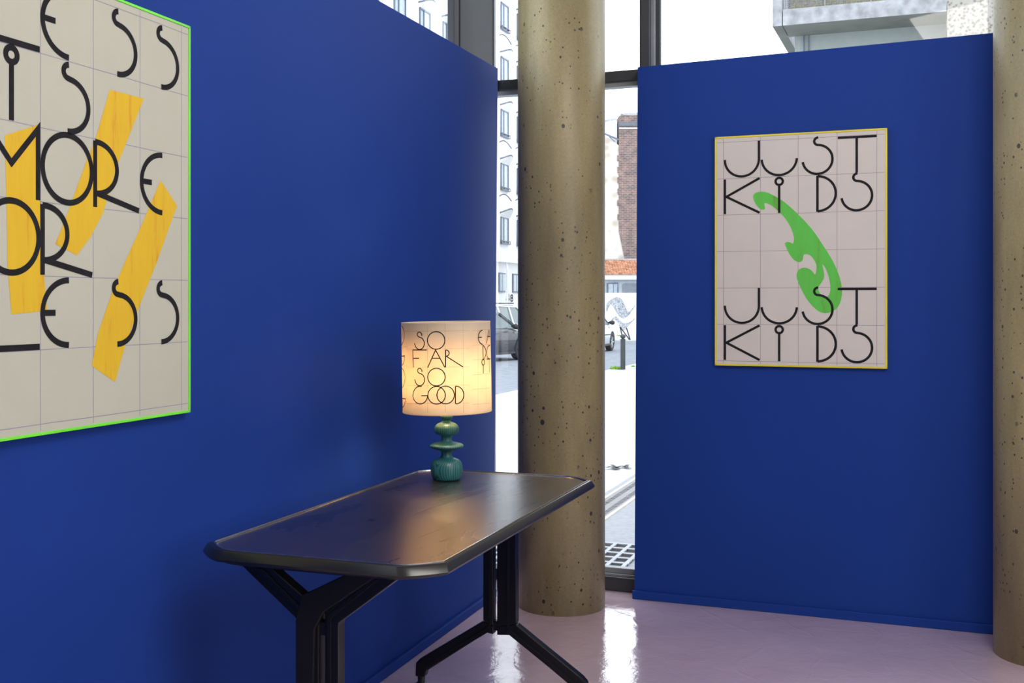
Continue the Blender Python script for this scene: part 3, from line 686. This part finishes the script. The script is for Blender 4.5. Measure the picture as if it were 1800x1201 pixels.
# wavy joint lines cut into the render between storeys
for zt in ztops:
    for k in range(-7, 4):
        pts = []
        for i in range(9):
            t = i/8; pts.append(st(aw+stp*k-.75+1.9*t, NF+.015, zt+1.0+.26*math.sin(PI*t*.9+.35)))
        MB().tube(pts, .03, 4).obj('joint_line', FLINE, bld)
cr_ = MB(); cr_.box(st(a60-34, NF+.0, ztops[-1]-WH-1.0), DS*46, NS*.28, (0, 0, .30)); cr_.obj('cornice', FAC, bld)
for k in range(-3, 5):
    a = u2a(882)+k*2.2; z1 = EYE+(HY-480)*60/F; z0 = EYE+(HY-514)*60/F
    wnd = MB().box(st(a-.55, NF+.01, z0), DS*1.0, NS*.05, (0, 0, z1-z0)).obj('window', WFR, bld)
    MB().box(st(a-.45, NF+.05, z0+.08), DS*.38, NS*.02, (0, 0, z1-z0-.16)).obj('pane', WPANE, wnd)
    MB().box(st(a+.02, NF+.05, z0+.08), DS*.36, NS*.02, (0, 0, z1-z0-.16)).obj('pane', WPANE, wnd)
MB().tube([st(u2a(886), NF+.12, ztops[-1]-WH-1.0), st(u2a(884.5), NF+.25, ztops[-1]-WH-1.4), st(u2a(884.5), NF+.25, .4)], .06, 8).obj('downpipe', FAC, bld)
# house number 48
m = MB(); pc = onplane(896.5, 524, st(0, NF+.03), NS); s_ = .36
for pts, cl in (([(.75, 1.0), (.75, 0), (0, .68), (1.0, .68)], 0), (arc(1.75, .26, .30, .24, 0, 345, 20), 1), (arc(1.75, .74, .36, .26, 0, 345, 20), 1)):
    vv, ff = ribbon2d(pts, .18, bool(cl)); m.add([pc+DS*((a-1.1)*s_*1.35)+Vector((0, 0, (.5-b)*s_)) for a, b in vv], ff)
m.obj('house_number', INK, bld)

# ------------------------------------------------------------------ far corner: mural wall, tiled shed, brick and stone gable
MW = Vector((2.6, 47.0, -.31))
mu = thing('mural_wall', 'white street wall painted with a hatched grey wave', 'wall', MW)
zt = EYE+(HY-515)*47/F
MB().box(MW, (7, 0, 0), (0, .25, 0), (0, 0, zt+.31)).obj('panel', FAC, mu)
def mural(px): return [Vector(((a-CX)/F*47, 46.985, EYE+(HY-b)*47/F)) for a, b in px]
MUR = m_mural()
cA = lambda p: (1060+p[0]/10, 440+p[1]/10)
cB = lambda p: (1060+p[0]/8, 530+p[1]/8)
wave1 = [cA(p) for p in [(60,930),(130,870),(215,822),(290,822),(345,880),(400,1010),(440,1085)]]+[cB(p) for p in [(370,145),(400,110),(450,48),(455,60),(400,150),(340,220),(300,243),(250,230),(205,180),(160,100),(120,40)]]+[cA(p) for p in [(140,940),(100,1000),(72,1080),(60,1080)]]
wave2 = [cB(p) for p in [(85,300),(130,240),(175,205),(205,225),(250,280),(300,308),(370,298),(450,230),(455,240),(370,330),(330,370),(300,415),(270,395),(235,360),(200,280),(160,245),(130,260),(95,312)]]
for wv_ in (wave1, wave2):
    q = [(p.x, p.z) for p in mural(wv_)]; q = smooth_loop(q, 1); P3 = [Vector((a, b, 0)) for a, b in q]; tri = tessellate_polygon([P3])
    obj('painted_wave', [(p.x, 46.985, p.y) for p in P3], [tuple(t) for t in tri], MUR, mu)
ez = thing('barrier_trestle', 'dark A-frame trestle standing against the mural wall', 'trestle', Vector(((1100-CX)/F*46, 46, -.3)))
def q46(a, b, D=46.2): return Vector(((a-CX)/F*D, D, EYE+(HY-b)*D/F))
for a, b in (((1090, 575), (1093.5, 590)), ((1101, 576), (1108.5, 600)), ((1090, 575), (1108.5, 600))):
    MB().bar(q46(*a), q46(*b), .05).obj('strut', BOL, ez)
MB().bar(q46(1096, 599), q46(1109, 599.5), .04).obj('foot_rail', BOL, ez)

PBL = mat('pale_blue_panel', (.42, .47, .52), .6); DGL = mat('dark_shop_glass', (.20, .22, .26), .25, 0, .6)
shd = thing('tiled_shed', 'low pale building with orange tiled roof behind the mural wall', 'building', (5.8, 49, -.3))
ze = EYE+(HY-483)*49/F
MB().box((2.8, 49, -.4), (7.5, 0, 0), (0, 2.4, 0), (0, 0, ze+.4)).obj('wall', PBL, shd)
MB().box((2.7, 48.75, ze-.22), (7.7, 0, 0), (0, .25, 0), (0, 0, .2)).obj('fascia', FAC, shd)
fz = lambda y: EYE+(HY-y)*48.95/F
fx = lambda x: (x-CX)/F*48.95
def rrect(x0, y0, x1, y1, r, corners):
    pts = []
    for (cx_, cy_, a0, on) in ((x0+r, y0+r, 180, corners[0]), (x1-r, y0+r, 270, corners[1])):
        if on: pts += arc(cx_, cy_, r, r, a0, a0+90, 6)
        else: pts += [(x0 if a0 == 180 else x1, y0)]
    return pts+[(x1, y1), (x0, y1)]
for nm, pts, mt, o in (('window', [(1066.5, 497.5), (1087, 496.5), (1087, 516), (1066.5, 516)], WFR, 0), ('window', rrect(1094, 498, 1119, 517, 3.5, (1, 0)), DGL, 0)):
    wq = MB().prism([Vector((fx(a), 48.99, fz(b))) for a, b in pts], (0, -.03, 0)).obj(nm, mt, shd)
    if mt is WFR:
        MB().prism([Vector((fx(a), 48.955, fz(b))) for a, b in rrect(1069.5, 499.5, 1077.5, 516, 2, (0, 1))], (0, -.02, 0)).obj('pane', PBL, wq)
        MB().prism([Vector((fx(a), 48.955, fz(b))) for a, b in rrect(1078.5, 499.5, 1085, 516, 1, (0, 0))], (0, -.02, 0)).obj('pane', WPANE, wq)
TILE = mat('terracotta_roof_tiles', (.46, .23, .14), .8, 0, .3, .45, 5)
m = MB(); z0, z1 = EYE+(HY-483)*48.7/F, EYE+(HY-457.5)*50.5/F
for r in range(7):
    for k in range(64):
        t0, t1 = r/7, (r+1.12)/7; x0 = 2.7+k*.12
        ya, yb = 48.7+1.8*t0, 48.7+1.8*t1; za, zb2 = z0+(z1-z0)*t0+.05, z0+(z1-z0)*t1
        m.add([(x0, ya, za), (x0+.03, ya, za+.035), (x0+.09, ya, za+.035), (x0+.12, ya, za), (x0, yb, zb2), (x0+.03, yb, zb2+.035), (x0+.09, yb, zb2+.035), (x0+.12, yb, zb2), (x0, ya, za-.05), (x0+.12, ya, za-.05)],
              [(0, 1, 5, 4), (1, 2, 6, 5), (2, 3, 7, 6), (0, 3, 2, 1), (8, 9, 3, 0)])
o = m.obj('roof_tiles', TILE, shd); o['kind'] = 'stuff'
MB().box((2.7, 50.4, z1-.3), (7.7, 0, 0), (0, .3, 0), (0, 0, .36)).obj('ridge_flashing', PBL, shd)

BRK = m_brick(); STN = m_speck('pale_rubble_render', (.74, .69, .64), (.52, .44, .36), 2.2)
DB = 52.0; bx = lambda x: (x-CX)/F*DB; bz = lambda y: EYE+(HY-y)*DB/F
gb = thing('brick_house', 'tall dark red brick wall of a house with a pale rubble gable', 'building', (bx(1090), DB, -.3))
MB().prism([(bx(1088), DB, bz(204)), (bx(1140), DB, bz(201)), (bx(1140), DB, -.3), (bx(1099), DB, -.3), (bx(1099), DB, bz(458)), (bx(1088), DB, bz(407))], (0, 9, 0)).obj('brick_wall', BRK, gb)
for y, w_ in ((278, 3), (299, 2.5), (317, 2.5), (337, 2.5), (357, 3), (382, 2.5)):
    MB().box((bx(1088-w_), DB-.01, bz(y)-.12), (bx(1088)-bx(1088-w_)+.04, 0, 0), (0, .3, 0), (0, 0, .26)).obj('quoin', BRK, gb)
MB().prism([(bx(1060), DB+.05, bz(236)), (bx(1089), DB+.05, bz(256)), (bx(1104), DB+.05, bz(460)), (bx(1104), DB+.05, -.3), (bx(1060), DB+.05, -.3)], (0, 8, 0)).obj('rubble_gable', STN, gb)
MB().box((bx(1088), DB-.06, bz(227)), (bx(1140)-bx(1088), 0, 0), (0, .2, 0), (0, 0, .06)).obj('string_course', FAC, gb)
MB().box((bx(1087.5), DB-.10, bz(222)), (bx(1140)-bx(1087), 0, 0), (0, .4, 0), (0, 0, bz(215)-bz(222))).obj('parapet', mat('slate_parapet', (.16, .17, .20), .8), gb)
POT = mat('terracotta_pot', (.60, .22, .12), .8)
for x, h in ((1095.5, .16), (1111, .14)):
    MB().lathe((bx(x), DB+.1, bz(214.5)), [(.05, 0), (.05, h*.8), (.07, h*.8), (.065, h)], 12).obj('chimney_pot', POT, gb)
MB().prism([(bx(1094), DB+.6, bz(195.5)), (bx(1140), DB+.6, bz(193)), (bx(1140), DB+.6, bz(199)), (bx(1099), DB+.6, bz(198.5))], (0, .8, 0)).obj('canopy', PBL, gb)
for x in (1102, 1109.5): MB().box((bx(x), DB+.7, bz(216)), (.06, 0, 0), (0, .1, 0), (0, 0, bz(197)-bz(216))).obj('canopy_post', PBL, gb)
MB().bar((bx(1060), DB, bz(234)), (bx(1088), DB, bz(246)), .07).obj('verge_board', WFR, gb)
MB().bar((bx(1071), DB, bz(240.5)), (bx(1081), DB, bz(249)), .04).obj('verge_strut', WFR, gb)
MB().bar((bx(1062), DB, bz(213)), (bx(1084), DB, bz(209)), .09).obj('gutter', PBL, gb)
MB().prism([(bx(1055), DB+.3, bz(214)), (bx(1086), DB+.3, bz(210)), (bx(1086), DB+.3, bz(300)), (bx(1055), DB+.3, bz(300))], (0, 6, 0)).obj('rear_wall', FAC, gb)

# ------------------------------------------------------------------ balcony building upper right
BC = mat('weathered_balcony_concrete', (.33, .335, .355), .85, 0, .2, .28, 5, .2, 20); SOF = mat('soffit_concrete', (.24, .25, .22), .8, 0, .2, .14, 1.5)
GW = mat('grey_green_wall', (.36, .40, .385), .8, 0, .2, .05); PEB = m_speck('pebble_dash_panel', (.36, .34, .31), (.16, .13, .10), 14)
D0 = 25.0; BA = Vector(((1376-CX)/F*D0, D0, 0)); bd = RD.copy(); bn = Vector((-RD.y, RD.x, 0))     # bn: away from us
zso = EYE+(HY-45)*D0/F
def bal_s(px):
    k = (px-CX)/F; return (k*BA.y-BA.x)/(bd.x-k*bd.y)
def B(s, o, z): return BA+bd*s+bn*o+Vector((0, 0, z))
bb_ = thing('balcony_building', 'grey concrete building with overhanging meshed balcony above right wall', 'building', B(2, 1.2, 0))
s_end = bal_s(1664); sl = bal_s(1358)
MB().box(B(0.0, 0, zso), bd*s_end, bn*1.15, (0, 0, .36)).obj('balcony_slab', BC, bb_)
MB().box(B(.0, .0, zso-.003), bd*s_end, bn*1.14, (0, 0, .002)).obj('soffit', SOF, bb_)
MB().box(B(sl, 0, zso), bd*(-sl-.02), bn*3.2, (0, 0, 3.0)).obj('end_fin', BC, bb_)
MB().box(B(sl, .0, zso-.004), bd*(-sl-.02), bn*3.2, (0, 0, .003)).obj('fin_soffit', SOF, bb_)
MB().box(B(.13, 1.15, -.3), bd*(s_end-.13), bn*4, (0, 0, zso+.3)).obj('wall', GW, bb_)
for s in (.33, .44): MB().box(B(s, 1.11, -.3), bd*.02, bn*.05, (0, 0, zso+.29)).obj('pilaster_joint', WFR, bb_)
MB().box(B(s_end+.01, -.0, -.3), bd*1.6, bn*4, (0, 0, zso+.62)).obj('pebble_panel', PEB, bb_)
MB().box(B(s_end+.01, -.02, zso+.34), bd*1.6, bn*4, (0, 0, 3)).obj('upper_band', FAC, bb_)
m = MB(); hh = .36
for i in range(int(s_end/.05)): m.box(B(.06+i*.05, .05, zso+hh+.03), bd*.009, bn*.01, (0, 0, .9))
for j in range(19): m.box(B(.05, .05, zso+hh+.04+j*.05), bd*(s_end-.1), bn*.01, (0, 0, .009))
o = m.obj('mesh_railing', WFR, bb_); o['kind'] = 'stuff'
for s in (.03, .07, bal_s(1449), bal_s(1530), bal_s(1600)): MB().box(B(s, .03, zso+hh), bd*.02, bn*.04, (0, 0, 1.0)).obj('railing_post', LSTEEL, bb_)
REED = mat('beige_reed_screen', (.40, .34, .20), .9, 0, .2, .3, 20)
MB().box(B(.12, .12, zso+hh), bd*(s_end-.2), bn*.02, (0, 0, 1.0)).obj('reed_screen', REED, bb_)

# ------------------------------------------------------------------ cars
TYRE = mat('tyre_rubber', (.025, .025, .028), .8); ALLOY = mat('alloy_wheel', (.45, .46, .48), .35, .6); CGL = mat('car_glass', (.07, .11, .12), .08, 0, .8)
CBLK = mat('car_black_plastic', (.02, .02, .022), .5); LAMPR = mat('red_tail_light', (.45, .02, .02), .3); LAMPW = mat('clear_headlight', (.7, .72, .75), .15)
def make_car(paint, label, group=None, Lc=4.2, Wc=1.76, Hc=1.47):
    """built along +X (nose at +X), wheels on z = 0, origin under the middle"""
    root = thing('parked_car', label, 'car', (0, 0, 0), group)
    h = Lc/2
    belt = [(-h, .62), (-h+.05, .90), (-h+.35, .98), (-.9, .98), (.3, .95), (.85, .93), (1.45, .84), (h-.25, .72), (h-.03, .60), (h, .52)]
    low = lambda x: .19+(.10 if x > h-.25 or x < -h+.25 else 0)
    def wid(x): return Wc/2*(1-.16*max(0, (abs(x)-(h-.7))/.7)**2)
    xs = [-h, -h+.05, -h+.18, -h+.35]+[-h+.35+i*(Lc-.70)/22 for i in range(1, 23)]+[h-.25, h-.12, h-.03, h]
    xs = sorted(set(round(x, 3) for x in xs))
    def interp(x, T):
        for (a, va), (b, vb) in zip(T, T[1:]):
            if a <= x <= b: return va+(vb-va)*(x-a)/(b-a)
        return T[-1][1]
    rings = []
    for x in xs:
        w_ = wid(x); b = interp(x, belt); lo = low(x)
        rings.append([(x, -w_*.90, lo), (x, -w_*.99, lo+.08), (x, -w_, (lo+b)/2), (x, -w_*.985, b-.14), (x, -w_*.92, b-.03), (x, -w_*.80, b+.012), (x, 0, b+.035),
                      (x, w_*.80, b+.012), (x, w_*.92, b-.03), (x, w_*.985, b-.14), (x, w_, (lo+b)/2), (x, w_*.99, lo+.08), (x, w_*.90, lo)])
    body = loft([[Vector(p) for p in r] for r in rings]).obj('body', paint, root, smooth=True)
    wx = (-h+.78, h-.82); wr = .315
    cut = MB()
    for x in wx:
        n = 28; ring = [(x+math.cos(2*PI*k/n)*(wr+.055), math.sin(2*PI*k/n)*(wr+.055)+wr) for k in range(n)]
        for s in (-1, 1):
            cut.prism([Vector((a, s*(Wc/2-.24), b)) for a, b in ring], (0, s*.4, 0))
    cutter = cut.obj('arch_cutter', CBLK)
    md = body.modifiers.new('arches', 'BOOLEAN'); md.operation = 'DIFFERENCE'; md.object = cutter; md.solver = 'EXACT'
    dg = bpy.context.evaluated_depsgraph_get(); me = bpy.data.meshes.new_from_object(body.evaluated_get(dg))
    body.modifiers.clear(); body.data = me; bpy.data.objects.remove(cutter)
    # cabin: glass volume with pillars and roof skin
    roof = [(-h+.10, .98), (-h+.38, 1.34), (-h+.85, Hc-.03), (-.4, Hc), (.15, Hc-.02), (.42, Hc-.10), (1.18, .93)]
    def cab(x, z):
        t = max(0, (z-.93)/(Hc-.93)); return (Wc/2)*(.90-.20*t)
    top = []; rr = []
    for x, z in roof:
        wv = cab(x, z); rr.append([Vector((x, -wv, z)), Vector((x, -wv*.6, z+.02)), Vector((x, wv*.6, z+.02)), Vector((x, wv, z))])
    # side glass
    m = MB()
    for s in (0, 3):
        pl = [r[s] for r in rr]+[Vector((1.18, (-1 if s == 0 else 1)*Wc/2*.88, .90)), Vector((-h+.10, (-1 if s == 0 else 1)*Wc/2*.88, .90))]
        m.prism(pl, (0, .03 if s == 0 else -.03, 0))
    m.obj('side_glass', CGL, root)
    m = MB(); m.add([rr[-2][0]+Vector((0, .06, 0)), rr[-2][3]-Vector((0, .06, 0)), rr[-1][3]-Vector((0, .06, 0)), rr[-1][0]+Vector((0, .06, 0))], [(0, 1, 2, 3)]); m.obj('windscreen', CGL, root)
    m = MB(); m.add([rr[0][0]+Vector((0, .06, .0)), rr[0][3]-Vector((0, .06, 0)), rr[2][3]-Vector((0, .06, 0)), rr[2][0]+Vector((0, .06, 0))], [(0, 1, 2, 3)]); m.obj('rear_window', CGL, root)
    m = MB(); loftr = rr[1:6]; n4 = [v for r in loftr for v in r]; ff = []
    for i in range(len(loftr)-1):
        for k in range(3): ff.append((i*4+k, i*4+k+1, (i+1)*4+k+1, (i+1)*4+k))
    m.add(n4, ff); ro = m.obj('roof', paint, root); sd = ro.modifiers.new('solid', 'SOLIDIFY'); sd.thickness = .035; sd.offset = 0
    m = MB()
    for s in (-1, 1):
        e = s*.012
        for a, b in (((.42, Hc-.10), (1.20, .92)), ((-h+.08, .96), (-h+.40, 1.34)), ((-h+.40, 1.34), (-h+.85, Hc-.03))):
            m.bar((a[0], s*cab(0, a[1])+e, a[1]), (b[0], s*cab(0, b[1])+e, b[1]), .055, .06)
        m.bar((-h+.85, s*cab(0, Hc-.03)+e, Hc-.03), (.42, s*cab(0, Hc-.1)+e, Hc-.09), .05, .05)
        for x in (-.15, -1.0): m.bar((x, s*cab(0, .93)+e, .93), (x-.10, s*cab(0, Hc-.03)+e, Hc-.04), .05, .07)
    m.obj('pillars', paint, root)
    for s in (-1, 1):
        for x in (-.98, -.10, .92):
            MB().bar((x, s*Wc/2*.995, .32), (x-.02, s*Wc/2*.972, .88), .012).obj('door_seam', CBLK, root)
        MB().bar((-1.25, s*(Wc/2+.004), .60), (1.0, s*(Wc/2+.004), .58), .02, .035).obj('side_moulding', CBLK, root)
        MB().bar((-.95, s*(Wc/2*.985), .24), (.95, s*(Wc/2*.985), .24), .04, .06).obj('sill_trim', CBLK, root)
        for x in (-.02, -.90): MB().bar((x-.11, s*(Wc/2+.012), .80), (x+.09, s*(Wc/2+.012), .81), .03).obj('door_handle', paint, root, bevel=.006)
        mb = MB(); mb.tube([(.78, s*(Wc/2-.03), 1.0), (.80, s*(Wc/2+.05), 1.0), (.80, s*(Wc/2+.12), 1.0), (.80, s*(Wc/2+.19), .99)], [.02, .06, .085, .05], 10)
        mb.obj('mirror', CBLK, root, smooth=True)
        MB().box((h-.20, s*.50-.14, .62), (.14, 0, -.03), (0, .28, 0), (-.02, 0, .11)).obj('headlight', LAMPW, root, bevel=.02)
        MB().box((-h-.01, s*.66-.10, .70), (.12, 0, 0), (0, .20, 0), (0, 0, .24)).obj('tail_light', LAMPR, root, bevel=.02)
        for x in wx:
            yc = s*(Wc/2-.11)
            m = MB(); prof = [(.20, -.09), (.27, -.105), (.305, -.09), (wr, -.05), (wr, .05), (.305, .09), (.27, .105), (.20, .09)]
            n = 32
            for r, o in prof:
                for k in range(n): m.v.append(Vector((x+r*math.cos(2*PI*k/n), yc+o, wr+r*math.sin(2*PI*k/n))))
            for i in range(len(prof)):
                for k in range(n): a, b = i*n, ((i+1) % len(prof))*n; m.f.append((a+k, a+(k+1) % n, b+(k+1) % n, b+k))
            wh = m.obj('wheel', TYRE, root, smooth=True)
            m = MB()
            for k in range(7):
                t = 2*PI*k/7; m.bar((x, yc+s*.07, wr), (x+.20*math.cos(t), yc+s*.085, wr+.20*math.sin(t)), .045, .03, up=(0, 1, 0))
            ring = [(x+math.cos(2*PI*k/24)*.205, yc+s*.07, wr+math.sin(2*PI*k/24)*.205) for k in range(25)]
            m.tube(ring, .014, 6); m.obj('rim', ALLOY, wh)
    MB().box((-h-.02, -.26, .42), (.03, 0, 0), (0, .52, 0), (0, 0, .11)).obj('number_plate', FAC, root)
    m = MB(); m.box((-h-.03, -Wc/2*.86, .32), (.12, 0, 0), (0, Wc*.86, 0), (0, 0, .14)); m.obj('bumper', CBLK, root, bevel=.02)
    return root
ANG = math.atan2(DS.y, DS.x)
def place_car(c, px, py, zr, dn=0, ang=ANG, wheel_x=1.28, side=-.88):
    """put the kerb-side front wheel of the car on the road point seen at px, py"""
    p = bp(px, py, zr); e = Vector((math.cos(ang), math.sin(ang), 0)); n = Vector((-e.y, e.x, 0))
    c.location = p-e*wheel_x-n*side; c.location.z = zr; c.rotation_euler = (0, 0, ang)
P_DARK = mat('dark_grey_car_paint', (.035, .037, .048), .3, 0, .4, .05, 2, 0, 1, .2); P_SILVER = mat('silver_car_paint', (.62, .66, .72), .3, .3, .5, .05, 2, 0, 1, .6); P_WHITE = mat('white_car_paint', (.78, .79, .81), .3, 0, .5, .03, 2, 0, 1, .5)
ZR = -.42
c1 = make_car(P_DARK, 'dark grey car seen between blue wall and concrete column'); place_car(c1, 917, 633, ZR, ang=ANG-.25)
c2 = make_car(P_SILVER, 'silver car whose front wheel shows behind the street bollard'); place_car(c2, 1077, 617, ZR)
c3 = make_car(P_WHITE, 'pale car parked beyond the dark grey car', None, 4.5, 1.8, 1.62)
place_car(c3, 935, 612, ZR, ang=ANG-.12)
m = MB(); m.box((-.55, -.10, 1.69), (.35, 0, 0), (0, .2, 0), (0, 0, .10)); 
sgn = obj('roof_sign', [v for v in m.v], m.f, LAMPR, None); sgn.parent = c3; sgn.location = (0, 0, 0)
for s in (-1, 1):
    q = MB().bar((-1.2, s*.60, 1.66), (.3, s*.60, 1.66), .04).v; rk = MB().bar((-1.2, s*.60, 1.66), (.3, s*.60, 1.66), .04)
    o = obj('roof_rail', rk.v, rk.f, CBLK, None); o.parent = c3; o.location = (0, 0, 0)
